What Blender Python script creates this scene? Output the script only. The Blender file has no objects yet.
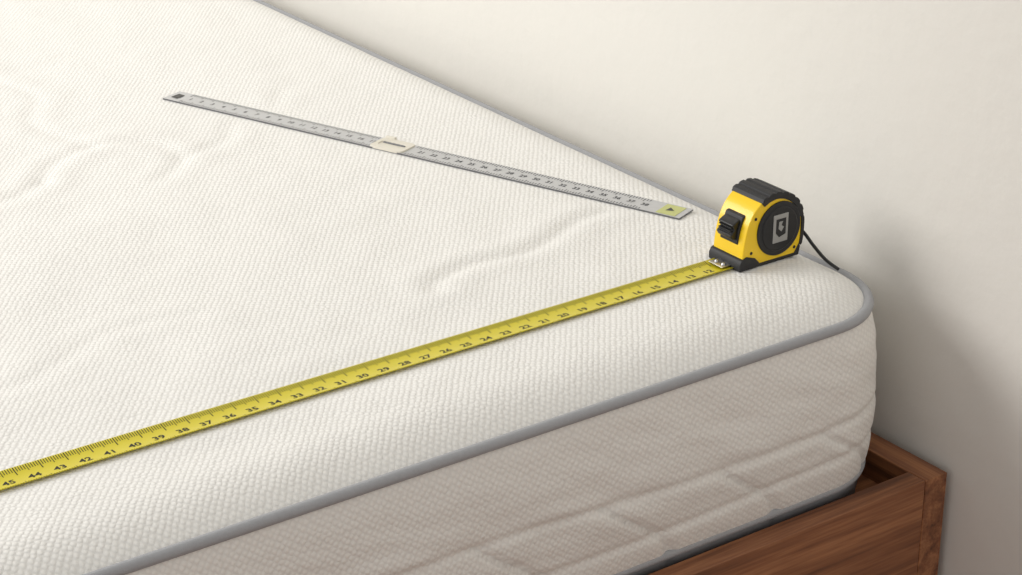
import bpy, bmesh, math, random
from mathutils import Vector, Matrix
random.seed(4)
sc = bpy.context.scene
try:
    sc.view_settings.view_transform = 'Standard'
except Exception as e:
    print(e)

# ---------------------------------------------------------------- materials
def srgb(r, g, b):
    f = lambda c: (c/12.92 if c <= 0.04045 else ((c+0.055)/1.055)**2.4)
    return (f(r/255), f(g/255), f(b/255), 1)

def mat(name, col, rough=0.5, metal=0.0, coat=0.0, noise=0.0, nscale=40, bump=0.0, bscale=200, bdist=0.001):
    m = bpy.data.materials.new(name); m.use_nodes = True
    nt = m.node_tree; b = nt.nodes['Principled BSDF']
    b.inputs['Roughness'].default_value = rough
    b.inputs['Metallic'].default_value = metal
    b.inputs['Coat Weight'].default_value = coat
    tc = nt.nodes.new('ShaderNodeTexCoord')
    n = nt.nodes.new('ShaderNodeTexNoise'); n.inputs['Scale'].default_value = nscale; n.inputs['Detail'].default_value = 4
    nt.links.new(tc.outputs['Object'], n.inputs['Vector'])
    mx = nt.nodes.new('ShaderNodeMix'); mx.data_type = 'RGBA'
    c2 = tuple(c*(1-noise) for c in col[:3])+(1,)
    mx.inputs[6].default_value = c2; mx.inputs[7].default_value = col
    nt.links.new(n.outputs['Fac'], mx.inputs[0]); nt.links.new(mx.outputs[2], b.inputs['Base Color'])
    if bump > 0:
        n2 = nt.nodes.new('ShaderNodeTexNoise'); n2.inputs['Scale'].default_value = bscale; n2.inputs['Detail'].default_value = 5
        nt.links.new(tc.outputs['Object'], n2.inputs['Vector'])
        bp = nt.nodes.new('ShaderNodeBump'); bp.inputs['Strength'].default_value = bump; bp.inputs['Distance'].default_value = bdist
        nt.links.new(n2.outputs['Fac'], bp.inputs['Height']); nt.links.new(bp.outputs['Normal'], b.inputs['Normal'])
    return m

def fabric_mat(name, col, period=0.0072, dist=0.0016, rnd=0.35, soft=0.004):
    m = bpy.data.materials.new(name); m.use_nodes = True
    nt = m.node_tree; b = nt.nodes['Principled BSDF']; L = nt.links.new
    b.inputs['Roughness'].default_value = 0.9
    b.inputs['Sheen Weight'].default_value = 0.12
    uv = nt.nodes.new('ShaderNodeUVMap'); uv.uv_map = 'UVMap'
    mp = nt.nodes.new('ShaderNodeMapping'); mp.inputs['Rotation'].default_value = (0, 0, math.radians(38)); 
    L(uv.outputs[0], mp.inputs['Vector'])
    vo = nt.nodes.new('ShaderNodeTexVoronoi'); vo.voronoi_dimensions = '2D'; vo.feature = 'F1'
    vo.inputs['Scale'].default_value = 1/period; vo.inputs['Randomness'].default_value = rnd
    L(mp.outputs[0], vo.inputs['Vector'])
    mr = nt.nodes.new('ShaderNodeMapRange'); mr.interpolation_type = 'SMOOTHSTEP'
    mr.inputs[1].default_value = 0.12; mr.inputs[2].default_value = 0.62; mr.inputs[3].default_value = 1; mr.inputs[4].default_value = 0
    L(vo.outputs['Distance'], mr.inputs[0])
    nz = nt.nodes.new('ShaderNodeTexNoise'); nz.inputs['Scale'].default_value = 500; nz.inputs['Detail'].default_value = 3
    L(uv.outputs[0], nz.inputs['Vector'])
    ma = nt.nodes.new('ShaderNodeMath'); ma.operation = 'MULTIPLY_ADD'; ma.inputs[1].default_value = 0.7
    L(nz.outputs['Fac'], ma.inputs[0]); L(mr.outputs[0], ma.inputs[2])
    bp = nt.nodes.new('ShaderNodeBump'); bp.inputs['Strength'].default_value = 0.75; bp.inputs['Distance'].default_value = dist
    L(ma.outputs[0], bp.inputs['Height'])
    nz2 = nt.nodes.new('ShaderNodeTexNoise'); nz2.inputs['Scale'].default_value = 22; nz2.inputs['Detail'].default_value = 3
    L(uv.outputs[0], nz2.inputs['Vector'])
    bp2 = nt.nodes.new('ShaderNodeBump'); bp2.inputs['Strength'].default_value = 0.5; bp2.inputs['Distance'].default_value = soft
    L(nz2.outputs['Fac'], bp2.inputs['Height']); L(bp.outputs['Normal'], bp2.inputs['Normal'])
    L(bp2.outputs['Normal'], b.inputs['Normal'])
    mx = nt.nodes.new('ShaderNodeMix'); mx.data_type = 'RGBA'
    mx.inputs[6].default_value = tuple(c*0.91 for c in col[:3])+(1,); mx.inputs[7].default_value = col
    L(mr.outputs[0], mx.inputs[0]); L(mx.outputs[2], b.inputs['Base Color'])
    return m

def wood_mat(name, axis):
    m = bpy.data.materials.new(name); m.use_nodes = True
    nt = m.node_tree; b = nt.nodes['Principled BSDF']; L = nt.links.new
    b.inputs['Roughness'].default_value = 0.5
    tc = nt.nodes.new('ShaderNodeTexCoord'); mp = nt.nodes.new('ShaderNodeMapping')
    s = [60, 60, 60]; s[axis] = 3
    mp.inputs['Scale'].default_value = s
    L(tc.outputs['Object'], mp.inputs['Vector'])
    n = nt.nodes.new('ShaderNodeTexNoise'); n.inputs['Scale'].default_value = 1.0; n.inputs['Detail'].default_value = 6; n.inputs['Distortion'].default_value = 0.6
    L(mp.outputs[0], n.inputs['Vector'])
    mp2 = nt.nodes.new('ShaderNodeMapping'); s2 = [420, 420, 420]; s2[axis] = 18
    mp2.inputs['Scale'].default_value = s2; L(tc.outputs['Object'], mp2.inputs['Vector'])
    n2 = nt.nodes.new('ShaderNodeTexNoise'); n2.inputs['Scale'].default_value = 1.0; n2.inputs['Detail'].default_value = 3
    L(mp2.outputs[0], n2.inputs['Vector'])
    ad = nt.nodes.new('ShaderNodeMath'); ad.operation = 'MULTIPLY_ADD'; ad.inputs[1].default_value = 0.45
    L(n2.outputs['Fac'], ad.inputs[0]); L(n.outputs['Fac'], ad.inputs[2])
    r = nt.nodes.new('ShaderNodeValToRGB')
    r.color_ramp.elements[0].position = 0.45; r.color_ramp.elements[0].color = srgb(94, 56, 34)
    r.color_ramp.elements[1].position = 0.95; r.color_ramp.elements[1].color = srgb(176, 120, 80)
    e = r.color_ramp.elements.new(0.7); e.color = srgb(137, 87, 55)
    L(ad.outputs[0], r.inputs[0]); L(r.outputs[0], b.inputs['Base Color'])
    bp = nt.nodes.new('ShaderNodeBump'); bp.inputs['Strength'].default_value = 0.25; bp.inputs['Distance'].default_value = 0.0006
    L(ad.outputs[0], bp.inputs['Height']); L(bp.outputs[0], b.inputs['Normal'])
    return m

M_WALL = mat('wall_plaster', srgb(224, 221, 214), 0.9, noise=0.04, nscale=3, bump=0.3, bscale=45, bdist=0.003)
M_FLOOR = wood_mat('floor_wood', 1)
M_WX = wood_mat('walnut_x', 0); M_WY = wood_mat('walnut_y', 1); M_WZ = wood_mat('walnut_z', 2)
M_FAB = fabric_mat('knit_fabric', srgb(240, 238, 233), 0.0045, 0.0006, 0.3, 0.0035)
M_FABS = fabric_mat('knit_fabric_side', srgb(240, 237, 231), 0.0045, 0.0005, 0.3, 0.003)
M_PIPE = mat('grey_piping', srgb(170, 171, 174), 0.75, noise=0.15, nscale=300, bump=0.4, bscale=900, bdist=0.0006)
M_BAND = mat('grey_band', srgb(170, 171, 175), 0.85, noise=0.2, nscale=300)
M_YEL = mat('yellow_plastic', srgb(246, 204, 16), 0.35, coat=0.2)
M_BLADE = mat('yellow_blade', srgb(216, 201, 32), 0.35, noise=0.06, nscale=30)
M_INK = mat('black_ink', srgb(34, 32, 16), 0.6)
M_RUB = mat('black_rubber', srgb(34, 34, 36), 0.55, noise=0.2, bump=0.3, bscale=1500, bdist=0.0003)
M_DRK = mat('dark_plastic', srgb(22, 22, 24), 0.35)
M_STEEL = mat('steel', srgb(200, 200, 200), 0.3, metal=1.0)
M_ALU = mat('brushed_aluminium', srgb(206, 207, 209), 0.36, metal=0.6, noise=0.12, nscale=200)
M_EDGE = mat('steel_edge', srgb(120, 121, 124), 0.4, metal=0.6)
M_GINK = mat('grey_ink', srgb(62, 64, 68), 0.6)
M_BEIGE = mat('cream_plastic', srgb(222, 217, 203), 0.4)
M_CAP = mat('olive_label', srgb(196, 199, 128), 0.5)
M_LABEL = mat('label_grey', srgb(168, 168, 166), 0.35, metal=0.5)

# ---------------------------------------------------------------- helpers
def new_obj(name, me, mats=(), parent=None, smooth=False):
    o = bpy.data.objects.new(name, me); sc.collection.objects.link(o)
    for m in mats: me.materials.append(m)
    if parent: o.parent = parent
    if smooth:
        for p in me.polygons: p.use_smooth = True
    return o

def empty(name, loc=(0, 0, 0), rotz=0):
    e = bpy.data.objects.new(name, None); e.location = loc; e.rotation_euler = (0, 0, rotz)
    e.empty_display_size = 0.05
    sc.collection.objects.link(e); return e

def bm_obj(name, bm, mats, parent=None, smooth=False, bevel=0, seg=2):
    me = bpy.data.meshes.new(name); bmesh.ops.recalc_face_normals(bm, faces=bm.faces); bm.to_mesh(me); bm.free()
    o = new_obj(name, me, mats, parent, smooth)
    if bevel:
        md = o.modifiers.new('bevel', 'BEVEL'); md.width = bevel; md.segments = seg; md.limit_method = 'ANGLE'; md.angle_limit = math.radians(40)
        for p in me.polygons: p.use_smooth = True
        wn = o.modifiers.new('wn', 'WEIGHTED_NORMAL'); wn.keep_sharp = True
    return o

def add_box(bm, x0, x1, y0, y1, z0, z1, mi=0):
    vs = [bm.verts.new((x, y, z)) for z in (z0, z1) for y in (y0, y1) for x in (x0, x1)]
    for f in ((0, 2, 3, 1), (4, 5, 7, 6), (0, 1, 5, 4), (2, 6, 7, 3), (0, 4, 6, 2), (1, 3, 7, 5)):
        fc = bm.faces.new([vs[i] for i in f]); fc.material_index = mi

def box(name, x0, x1, y0, y1, z0, z1, m, parent=None, bevel=0.0):
    bm = bmesh.new(); add_box(bm, x0, x1, y0, y1, z0, z1)
    return bm_obj(name, bm, [m], parent, bevel=bevel)

def prism_xz(name, pts, y0, y1, m, parent=None, bevel=0.0, seg=3):
    bm = bmesh.new()
    a = [bm.verts.new((x, y0, z)) for x, z in pts]; b = [bm.verts.new((x, y1, z)) for x, z in pts]
    bm.faces.new(a); bm.faces.new(b[::-1]); n = len(pts)
    for i in range(n): bm.faces.new((a[i], a[(i+1) % n], b[(i+1) % n], b[i]))
    return bm_obj(name, bm, [m], parent, bevel=bevel, seg=seg)

def catmull(pts, n=6, closed=False):
    out = []; N = len(pts)
    rng = range(N) if closed else range(N-1)
    for i in rng:
        g = lambda j: pts[j % N] if closed else pts[max(0, min(N-1, j))]
        p0, p1, p2, p3 = g(i-1), g(i), g(i+1), g(i+2)
        for k in range(n):
            t = k/n
            out.append(tuple(0.5*((2*p1[d])+(-p0[d]+p2[d])*t+(2*p0[d]-5*p1[d]+4*p2[d]-p3[d])*t*t+(-p0[d]+3*p1[d]-3*p2[d]+p3[d])*t**3) for d in range(len(p1))))
    if not closed: out.append(tuple(pts[-1]))
    return out

def tube(name, pts, r, m, parent=None, closed=False, nseg=10):
    cu = bpy.data.curves.new(name, 'CURVE'); cu.dimensions = '3D'; cu.bevel_depth = r; cu.bevel_resolution = 3; cu.use_fill_caps = True
    s = cu.splines.new('POLY'); s.points.add(len(pts)-1)
    for i, p in enumerate(pts): s.points[i].co = (*p, 1)
    s.use_cyclic_u = closed
    tmp = bpy.data.objects.new('tmp', cu); sc.collection.objects.link(tmp)
    dg = bpy.context.evaluated_depsgraph_get()
    me = bpy.data.meshes.new_from_object(tmp.evaluated_get(dg)); bpy.data.objects.remove(tmp)
    me.materials.clear()
    return new_obj(name, me, [m], parent, True)

_tc = {}
def glyph(s, size):
    k = (s, size)
    if k not in _tc:
        cu = bpy.data.curves.new('t', 'FONT'); cu.body = s; cu.size = size; cu.align_x = 'CENTER'; cu.align_y = 'CENTER'; cu.resolution_u = 2
        cu.offset = size*0.024
        tmp = bpy.data.objects.new('tmp', cu); sc.collection.objects.link(tmp)
        dg = bpy.context.evaluated_depsgraph_get()
        me = bpy.data.meshes.new_from_object(tmp.evaluated_get(dg)); bpy.data.objects.remove(tmp)
        _tc[k] = ([v.co.copy() for v in me.vertices], [tuple(p.vertices) for p in me.polygons])
    return _tc[k]

def add_text(bm, s, size, x, y, zf, rot=0, mi=0, sx=1):
    vs, fs = glyph(s, size); c, sn = math.cos(rot), math.sin(rot); out = []
    for v in vs:
        vx = v.x*sx
        px, py = x+vx*c-v.y*sn, y+vx*sn+v.y*c
        out.append(bm.verts.new((px, py, zf(px, py))))
    for f in fs:
        try:
            fc = bm.faces.new([out[i] for i in f]); fc.material_index = mi
        except ValueError: pass

# ---------------------------------------------------------------- room
WX = 0.045; FZ = -0.52
box('wall_right', WX, WX+0.1, -2.5, 3.2, FZ, 2.0, M_WALL)
box('floor', -3.2, WX, -2.5, 3.2, FZ-0.05, FZ, M_FLOOR)

# ---------------------------------------------------------------- mattress
X0, Y1 = -1.5, 2.0      # mattress spans x X0..0, y 0..Y1
R = 0.08; CROWN = 0.02; CW = 0.058
# ruler and tape footprints (they press the knit flat)
RC0 = Vector((-0.2815, .8150)); RC1 = Vector((-.0530, .2315))
TY = 0.1225
def sd_edge(x, y):
    hx, hy = -X0/2, Y1/2
    qx, qy = abs(x-X0/2)-(hx-R), abs(y-Y1/2)-(hy-R)
    return -(math.hypot(max(qx, 0), max(qy, 0))+min(max(qx, qy), 0)-R)
grooves = [
 [(-.335, .225), (-.3275, .237), (-.281, .252), (-.2296, .2488), (-.195, .257), (-.1717, .2671), (-.14, .281), (-.114, .2827), (-.088, .280)],
 [(-.40, .60), (-.36, .64), (-.37, .70), (-.42, .72), (-.47, .70), (-.50, .66)],
 [(-.80, .58), (-.72, .60), (-.64, .58), (-.60, .62), (-.53, .64), (-.50, .66)],
 [(-.36, .64), (-.30, .66), (-.27, .70), (-.22, .71), (-.18, .76)],
 [(-.42, .72), (-.44, .82), (-.40, .90), (-.42, 1.0), (-.38, 1.1)],
 [(-.95, .22), (-.82, .27), (-.70, .26), (-.60, .31), (-.52, .30)],
]
gamp = [1.5, 1.0, .8, .7, .7, .5]
grooves = [catmull(g, 5) for g in grooves]
gb = [(min(p[0] for p in g)-.05, max(p[0] for p in g)+.05, min(p[1] for p in g)-.05, max(p[1] for p in g)+.05) for g in grooves]
from mathutils import noise as mnoise
def seg_d(x, y, a, b):
    dx, dy = b[0]-a[0], b[1]-a[1]; t = ((x-a[0])*dx+(y-a[1])*dy)/(dx*dx+dy*dy+1e-12); t = max(0, min(1, t))
    return math.hypot(x-a[0]-t*dx, y-a[1]-t*dy)
def sstep(a, b, v):
    t = max(0, min(1, (v-a)/(b-a))); return t*t*(3-2*t)
def top_z(x, y, detail=True):
    d = max(0, sd_edge(x, y)); t = min(d/CW, 1)
    z = CROWN*(1-(1-t)**2.4)
    if detail:
        w = min(1, d/0.09)
        n = w*(0.0026*mnoise.noise(Vector((x*7, y*7, 3)))+0.0011*mnoise.noise(Vector((x*20, y*20, 7))))
        for g, bb, am in zip(grooves, gb, gamp):
            if bb[0] < x < bb[1] and bb[2] < y < bb[3]:
                dm = min(seg_d(x, y, g[i], g[i+1]) for i in range(len(g)-1))
                n -= w*am*(0.0014*math.exp(-(dm/0.0065)**2)); n += w*am*0.0010*math.exp(-((dm-0.020)/0.013)**2)
        dt = min(seg_d(x, y, RC0, RC1)-0.014, seg_d(x, y, (-1.45, TY), (-0.03, TY))-0.015)
        if x > -0.12: dt = min(dt, seg_d(x, y, (-0.1, TY), (-0.03, TY))-0.022)
        k = sstep(0, 0.03, dt)
        z += n*k - (1-k)*0.0002
    return z
def axis_pts(L):
    pts = []; s = 0.0
    while s < 0.1: pts.append(s); s += 0.004
    while s < L-0.1: pts.append(s); s += 0.006
    n = int(0.1/0.004); pts += [L-0.1+i*0.004 for i in range(n+1)]
    pts[-1] = L
    return pts
us = [X0+p for p in axis_pts(-X0)]; vs_ = axis_pts(Y1)
def warp(x, y):
    cx = -R if x > -R else (X0+R if x < X0+R else None); cy = R if y < R else (Y1-R if y > Y1-R else None)
    if cx is None or cy is None: return x, y
    a, b = (x-cx)/R, (y-cy)/R
    return cx+R*a*math.sqrt(1-b*b/2), cy+R*b*math.sqrt(1-a*a/2)
bm = bmesh.new(); uvl = bm.loops.layers.uv.new('UVMap')
G = {}
for i, x in enumerate(us):
    for j, y in enumerate(vs_):
        wx, wy = warp(x, y); G[i, j] = bm.verts.new((wx, wy, top_z(wx, wy)))
ni, nj = len(us), len(vs_)
for i in range(ni-1):
    for j in range(nj-1):
        f = bm.faces.new((G[i, j], G[i+1, j], G[i+1, j+1], G[i, j+1])); f.smooth = True
        for l in f.loops: l[uvl].uv = (l.vert.co.x, l.vert.co.y)
loop = [G[i, 0] for i in range(ni)]+[G[ni-1, j] for j in range(1, nj)]+[G[i, nj-1] for i in range(ni-2, -1, -1)]+[G[0, j] for j in range(nj-2, 0, -1)]
P = [v.co.copy() for v in loop]; N = len(P)
nor = []; arc = [0]
for k in range(N):
    t = P[(k+1) % N]-P[k-1]; t.normalize(); nor.append(Vector((t.y, -t.x, 0)))
    arc.append(arc[-1]+(P[(k+1) % N]-P[k]).length)
SH = 0.155
def side_off(z):          # outward bulge
    t = min(1, -z/SH)
    return 0.0105*math.sin(math.pi*t)**0.55 + 0.005*t
rows = [0, .002, .005, .009]+[.009+i*(SH-.018)/46 for i in range(1, 47)]+[SH-.005, SH-.002, SH]
prev = loop
for ri in range(1, len(rows)):
    z = -rows[ri]; cur = []
    for k in range(N):
        s = arc[k]-1.5        # 0 at the visible corner end of the foot edge
        o = side_off(z)
        w = math.sin(math.pi*rows[ri]/SH)
        o += w*(0.0028*mnoise.noise(Vector((s*9, z*16, 1)))+0.0018*mnoise.noise(Vector((s*22+z*40, z*55, 5))))
        zc = -0.082+0.006*math.sin(s*9)
        o -= 0.0028*math.exp(-((z-zc)/0.0035)**2)
        zc2 = -0.122+0.004*math.sin(s*11+2)
        o -= 0.0026*math.exp(-((z-zc2)/0.0035)**2)
        u = (s+0.9*(z+.088)+10+0.01*math.sin(z*60)) % 0.115
        dd = min(u, 0.115-u)
        if z < zc: o -= 0.0038*math.exp(-(dd/0.0040)**2)
        cur.append(bm.verts.new(P[k]+nor[k]*o+Vector((0, 0, z))))
    for k in range(N):
        k2 = (k+1) % N
        f = bm.faces.new((prev[k], cur[k], cur[k2], prev[k2])); f.smooth = True; f.material_index = 1
        zz = {prev[k]: (arc[k], -rows[ri-1]), cur[k]: (arc[k], z), cur[k2]: (arc[k+1], z), prev[k2]: (arc[k+1], -rows[ri-1])}
        for l in f.loops: l[uvl].uv = zz[l.vert]
    prev = cur
# grey base band and underside
cur = [bm.verts.new(P[k]+nor[k]*0.001+Vector((0, 0, -0.187))) for k in range(N)]
for k in range(N):
    k2 = (k+1) % N
    f = bm.faces.new((prev[k], cur[k], cur[k2], prev[k2])); f.material_index = 2; f.smooth = True
f = bm.faces.new(cur); f.material_index = 2
matt = empty('mattress')
body = bm_obj('mattress_body', bm, [M_FAB, M_FABS, M_BAND], matt)
step = 2
tube('top_piping', [P[k]+nor[k]*0.0010+Vector((0, 0, 0.0005)) for k in range(0, N, step)], 0.0048, M_PIPE, matt, closed=True)
tube('bottom_piping', [P[k]+nor[k]*0.0042+Vector((0, 0, -SH+0.002)) for k in range(0, N, step)], 0.0046, M_PIPE, matt, closed=True)

# ---------------------------------------------------------------- bed frame
fr = empty('bed_frame')
TZ = -0.160
box('foot_rail', X0-0.009, 0.0085, -0.032, -0.0105, TZ-0.20, TZ, M_WX, fr, 0.0012)
box('side_rail_wall', 0.009, 0.036, -0.032, Y1+0.03, TZ-0.20, TZ, M_WY, fr, 0.0012)
box('side_rail_room', X0-0.036, X0-0.0095, -0.032, Y1+0.03, TZ-0.20, TZ, M_WY, fr, 0.0012)
box('head_rail', X0-0.009, 0.0085, Y1+0.0105, Y1+0.03, TZ-0.20, TZ, M_WX, fr, 0.0012)
bm = bmesh.new()
for i in range(14):
    y = 0.02+i*0.148
    add_box(bm, X0-0.009, 0.0085, y, y+0.085, -0.207, -0.188)
bm_obj('slats', bm, [M_WX], fr)
bm = bmesh.new()
for (x, y) in ((-0.06, 0.0), (X0, 0.0), (-0.06, Y1-0.06), (X0, Y1-0.06)):
    add_box(bm, x, x+0.06, y-0.005, y+0.055, FZ, -0.208)
bm_obj('legs', bm, [M_WZ], fr, bevel=0.002)

# ---------------------------------------------------------------- tape measure
tm = empty('tape_measure', (-0.0975, TY, 0.0202))
TW = 0.0195   # half thickness
outline = [(0.001, 0.002), (0.0, 0.012), (0.002, 0.028), (0.006, 0.042), (0.013, 0.053), (0.024, 0.061), (0.037, 0.0635), (0.050, 0.0600), (0.061, 0.0515), (0.0675, 0.038), (0.0685, 0.024), (0.067, 0.010), (0.063, 0.002)]
oc = catmull(outline, 5)
prism_xz('yellow_case', oc, -TW, TW, M_YEL, tm, bevel=0.0035, seg=4)
ccx, ccz = 0.040, 0.032
def strip(name, i0, i1, outr, inr, hw, ridges=False):
    o = []; n = []
    seg = catmull(outline, 10)[i0:i1]
    for k, (x, z) in enumerate(seg):
        dx, dz = x-ccx, z-ccz; l = math.hypot(dx, dz); e = outr
        if ridges and (k//2) % 3 == 0: e = outr-0.0011
        e *= min(1, min(k, len(seg)-1-k)/3+0.3)
        o.append((x+dx/l*e, z+dz/l*e)); n.append((x-dx/l*inr, z-dz/l*inr))
    return prism_xz(name, o+n[::-1], -hw, hw, M_RUB, tm, bevel=0.0008, seg=2)
strip('rubber_top', 46, 92, 0.0022, 0.0045, TW+0.0012, True)
strip('rubber_back', 90, 112, 0.0016, 0.0022, TW+0.0012)
def disc(name, r, y0, y1, m, cx=ccx, cz=ccz-0.001, n=56, bev=0.001):
    return prism_xz(name, [(cx+r*math.cos(a*2*math.pi/n), cz+r*math.sin(a*2*math.pi/n)) for a in range(n)], y0, y1, m, tm, bevel=bev)
disc('side_disc', 0.0250, -TW-0.0016, TW+0.0016, M_RUB)
disc('side_disc_ring', 0.0205, -TW-0.0024, TW+0.0024, M_DRK)
for sgn, nm in ((-1, 'near'), (1, 'far')):
    ya = sgn*(TW+0.0022); yb = sgn*(TW+0.0032)
    y0, y1 = min(ya, yb), max(ya, yb)
    lx, lz = ccx, ccz
    prism_xz('label_'+nm, [(lx-.0085, lz-.013), (lx+.0085, lz-.013), (lx+.0085, lz+.013), (lx-.0085, lz+.013)], y0, y1, M_LABEL, tm, bevel=0.0008)
    yc0, yc1 = (y0-0.0003, y0+0.0001) if sgn < 0 else (y1-0.0001, y1+0.0003)
    prism_xz('badge_window_'+nm, [(lx-.0055, lz-.004), (lx-.002, lz-.008), (lx+.0055, lz-.006), (lx+.0055, lz+.009), (lx-.0055, lz+.009)], yc0, yc1, M_DRK, tm)
    prism_xz('badge_mark_'+nm, [(lx-.0030, lz-.000), (lx+.0005, lz-.003), (lx+.0032, lz+.001), (lx+.0002, lz+.003), (lx+.002, lz+.0065), (lx-.0025, lz+.0065)], yc0-0.0001, yc1+0.0001, M_LABEL, tm)
for (x, z) in ((0.0095, 0.0145), (0.060, 0.0085), (0.013, 0.0455)):
    disc('screw', 0.0015, -TW-0.0005, TW+0.0005, M_DRK, x, z, 14, 0.0003)
prism_xz('mouth_shoe', [(-0.004, 0.0), (0.016, 0.0), (0.019, 0.004), (0.014, 0.009), (0.004, 0.0125), (-0.002, 0.010), (-0.004, 0.006)], -TW-0.0014, TW+0.0014, M_RUB, tm, bevel=0.001)
prism_xz('base_shoe', [(0.012, 0.0), (0.050, 0.0), (0.065, 0.0), (0.067, 0.008), (0.065, 0.011), (0.060, 0.003), (0.016, 0.003)], -TW-0.0008, TW+0.0008, M_RUB, tm, bevel=0.0008)
prism_xz('lock_lever', [(-0.004, 0.027), (0.006, 0.024), (0.010, 0.044), (0.002, 0.0435), (-0.0045, 0.040), (-0.002, 0.035), (-0.0065, 0.031)], -0.0095, 0.0095, M_DRK, tm, bevel=0.001)
prism_xz('lever_slot', [(0.0, 0.022), (0.006, 0.020), (0.012, 0.048), (0.0055, 0.0465), (0.001, 0.034)], -0.0115, 0.0115, M_RUB, tm, bevel=0.001)
bm = bmesh.new()
for i in range(4):
    add_box(bm, -0.0062+0.0008*i, 0.0, -0.008, 0.008, 0.0315+i*0.0028, 0.0323+i*0.0028)
bm_obj('lever_ribs', bm, [M_RUB], tm)

# blade (local frame : runs along -x from the mouth)
BW = 0.0130; BL = 1.25
def bz(x, y):                      # gently cupped cross-section
    return 0.0004+0.0018*(y/BW)**2
bm = bmesh.new()
xs = [0.004-i*(BL/60) for i in range(61)]
ys = [BW*(-1+2*i/12) for i in range(13)]
gt = [[bm.verts.new((x, y, bz(x, y)+0.0002)) for y in ys] for x in xs]
gbm = [[bm.verts.new((x, y, bz(x, y)-0.0001)) for y in ys] for x in xs]
for i in range(60):
    for j in range(12):
        bm.faces.new((gt[i][j], gt[i][j+1], gt[i+1][j+1], gt[i+1][j])); bm.faces.new((gbm[i][j], gbm[i+1][j], gbm[i+1][j+1], gbm[i][j+1]))
    for j in (0, 12): bm.faces.new((gt[i][j], gt[i+1][j], gbm[i+1][j], gbm[i][j]))
for i in (0, 60):
    for j in range(12): bm.faces.new((gt[i][j], gt[i][j+1], gbm[i][j+1], gbm[i][j]))
bm_obj('blade', bm, [M_BLADE], tm, smooth=True)
bm = bmesh.new()
ink = lambda x, y: bz(x, y)+0.00032
def tick(bm, x, y0, y1, w, zf, n=3):
    for i in range(n):
        a, b = y0+(y1-y0)*i/n, y0+(y1-y0)*(i+1)/n
        vs = [bm.verts.new((px, py, zf(px, py))) for px, py in ((x-w/2, a), (x+w/2, a), (x+w/2, b), (x-w/2, b))]
        bm.faces.new(vs)
unit = 0.0195
nI = int((BL-0.02)/unit)
for i in range(nI*10):
    x = -0.016-i*unit/10
    L = 0.0100 if i % 10 == 0 else (0.0078 if i % 5 == 0 else 0.0058)
    tick(bm, x, BW-0.0004, BW-L, 0.0006 if i % 10 else 0.0008, ink)
    tick(bm, x, -BW+0.0003, -BW+(0.0036 if i % 10 == 0 else 0.0018), 0.0004, ink, 1)
for i in range(nI):
    x = -0.016-i*unit-unit/2
    add_text(bm, str(i+12), 0.0090, x, -0.0046, ink, 0, sx=1.1)
bm_obj('blade_print', bm, [M_INK], tm)
box('mouth_plate', -0.014, -0.002, -0.009, 0.009, 0.0028, 0.0034, M_STEEL, tm, 0.0002)
bm = bmesh.new()
for y in (-0.0045, 0.0045):
    bmesh.ops.create_uvsphere(bm, u_segments=12, v_segments=8, radius=0.0022, matrix=Matrix.Translation((-0.0085, y, 0.0032)))
bm_obj('rivets', bm, [M_STEEL], tm, smooth=True)
# wrist cord from the back
cord = catmull([(0.063, 0.0, 0.022), (0.070, -0.004, 0.0225), (0.0745, -0.014, 0.018), (0.0755, -0.028, 0.0085), (0.0752, -0.044, 0.0010), (0.0745, -0.061, -0.0020)], 8)
tube('wrist_cord', cord, 0.0016, M_DRK, tm)

# ---------------------------------------------------------------- ruler
RL = (RC1-RC0).length; RW = 0.0136
cm = (RC0+RC1)/2; dr = (RC1-RC0).normalized()
ru = empty('steel_ruler', (cm.x, cm.y, 0.0211), math.atan2(dr.y, dr.x))
bm = bmesh.new()
add_box(bm, -RL/2, RL/2, -RW, RW, -0.0009, 0.0006, 1)
bm.faces.ensure_lookup_table()
for f in bm.faces:
    if all(v.co.z > 0 for v in f.verts): f.material_index = 0
bm_obj('ruler_blade', bm, [M_ALU, M_EDGE], ru)
bm = bmesh.new(); zr = lambda x, y: 0.00072
SX = -0.021
n = 187
for i in range(n+1):
    x = -RL/2+0.022+i*0.003
    if abs(x-SX) < 0.021: continue
    L = 0.0075 if i % 5 == 0 else 0.0052
    tick(bm, x, RW-0.0008, RW-L, 0.0009, zr, 1); tick(bm, x, -RW+0.0008, -RW+L*0.8, 0.0008, zr, 1)
    if i % 5 == 2: add_text(bm, str((i//5)+1), 0.0078, x, -0.0006, zr, 0)
bm_obj('ruler_print', bm, [M_GINK], ru)
box('end_label', RL/2-0.026, RL/2-0.006, -RW+0.002, RW-0.002, 0.0006, 0.0009, M_CAP, ru)
bm = bmesh.new()
v = [bm.verts.new((x, y, 0.00105)) for x, y in ((RL/2-.020, -.004), (RL/2-.012, -.001), (RL/2-.019, .005))]; bm.faces.new(v)
v = [bm.verts.new((x, y, 0.00105)) for x, y in ((-RL/2+.005, -.006), (-RL/2+.014, -.007), (-RL/2+.015, .005), (-RL/2+.006, .006))]; bm.faces.new(v)
bm_obj('end_marks', bm, [M_DRK], ru)
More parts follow.
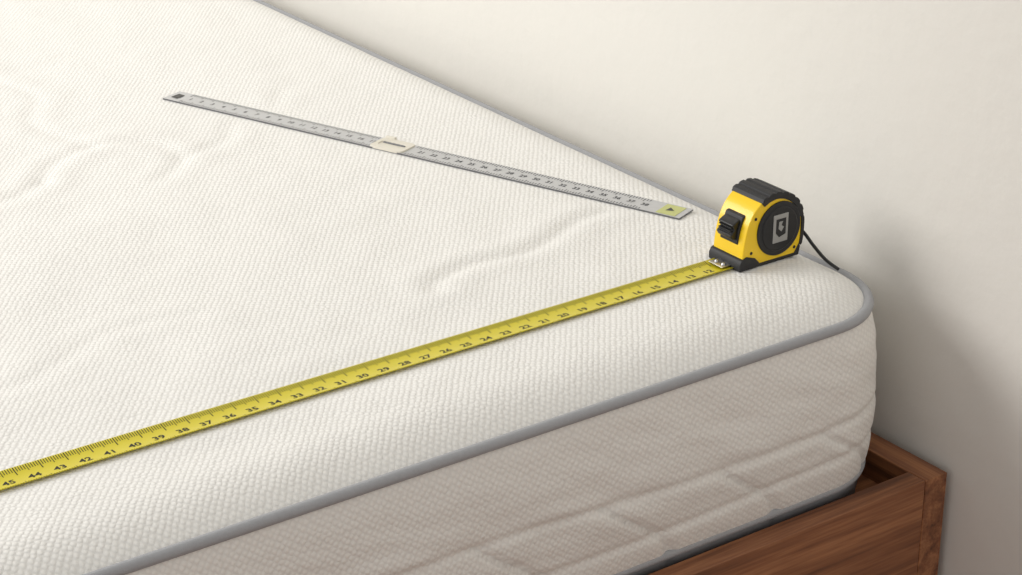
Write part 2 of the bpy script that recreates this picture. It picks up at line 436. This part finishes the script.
# thin flat slider with an oval window
slh, slw = 0.0200, 0.0138
sl = bmesh.new()
nn = 40; outer = []; inner = []
for i in range(nn):
    a = 2*math.pi*(i+.5)/nn; ca, sa = math.cos(a), math.sin(a)
    sup = lambda c, p: math.copysign(abs(c)**p, c)
    outer.append((SX+slh*sup(ca, .25), slw*sup(sa, .25))); inner.append((SX+0.0155*sup(ca, .5), 0.0068*sup(sa, .6)))
rings = [[sl.verts.new((*p, z)) for p in pp] for pp, z in ((outer, -0.0004), (outer, 0.0020), (inner, 0.0020), (inner, 0.0009))]
for a, b in zip(rings, rings[1:]):
    for i in range(nn): sl.faces.new((a[i], a[(i+1) % nn], b[(i+1) % nn], b[i]))
sl.faces.new(rings[-1])
bm_obj('slider', sl, [M_BEIGE], ru, bevel=0.0004)
box('slider_bar', SX-0.013, SX+0.013, 0.0016, 0.0040, 0.001, 0.0020, M_EDGE, ru, 0.0003)
box('slider_grip', SX-0.018, SX-0.006, 0.0122, 0.0158, 0.0006, 0.0040, M_BEIGE, ru, 0.0008)

# ---------------------------------------------------------------- lights
def area(name, loc, tgt, size, power, col):
    l = bpy.data.lights.new(name, 'AREA'); l.shape = 'RECTANGLE'; l.size = size[0]; l.size_y = size[1]; l.energy = power; l.color = col
    o = bpy.data.objects.new(name, l); o.location = loc
    o.rotation_euler = (Vector(tgt)-Vector(loc)).to_track_quat('-Z', 'Y').to_euler(); sc.collection.objects.link(o)
area('window_light', (-2.4, 2.0, 1.30), (-0.2, 0.3, 0), (2.0, 1.5), 70, (1.0, 0.982, 0.955))
w = bpy.data.worlds.new('world'); sc.world = w; w.use_nodes = True
w.node_tree.nodes['Background'].inputs[0].default_value = (1.0, 0.988, 0.968, 1); w.node_tree.nodes['Background'].inputs[1].default_value = 0.65

# ---------------------------------------------------------------- camera
cam = bpy.data.cameras.new('camera'); co = bpy.data.objects.new('camera', cam); sc.collection.objects.link(co)
cam.sensor_width = 36; cam.lens = 2120/1022*36; cam.clip_start = 0.05
co.location = (-1.240, -1.152, 0.750)
co.rotation_euler = (math.radians(90-23.85), 0, math.radians(-35.54))
sc.camera = co
print('DONE')
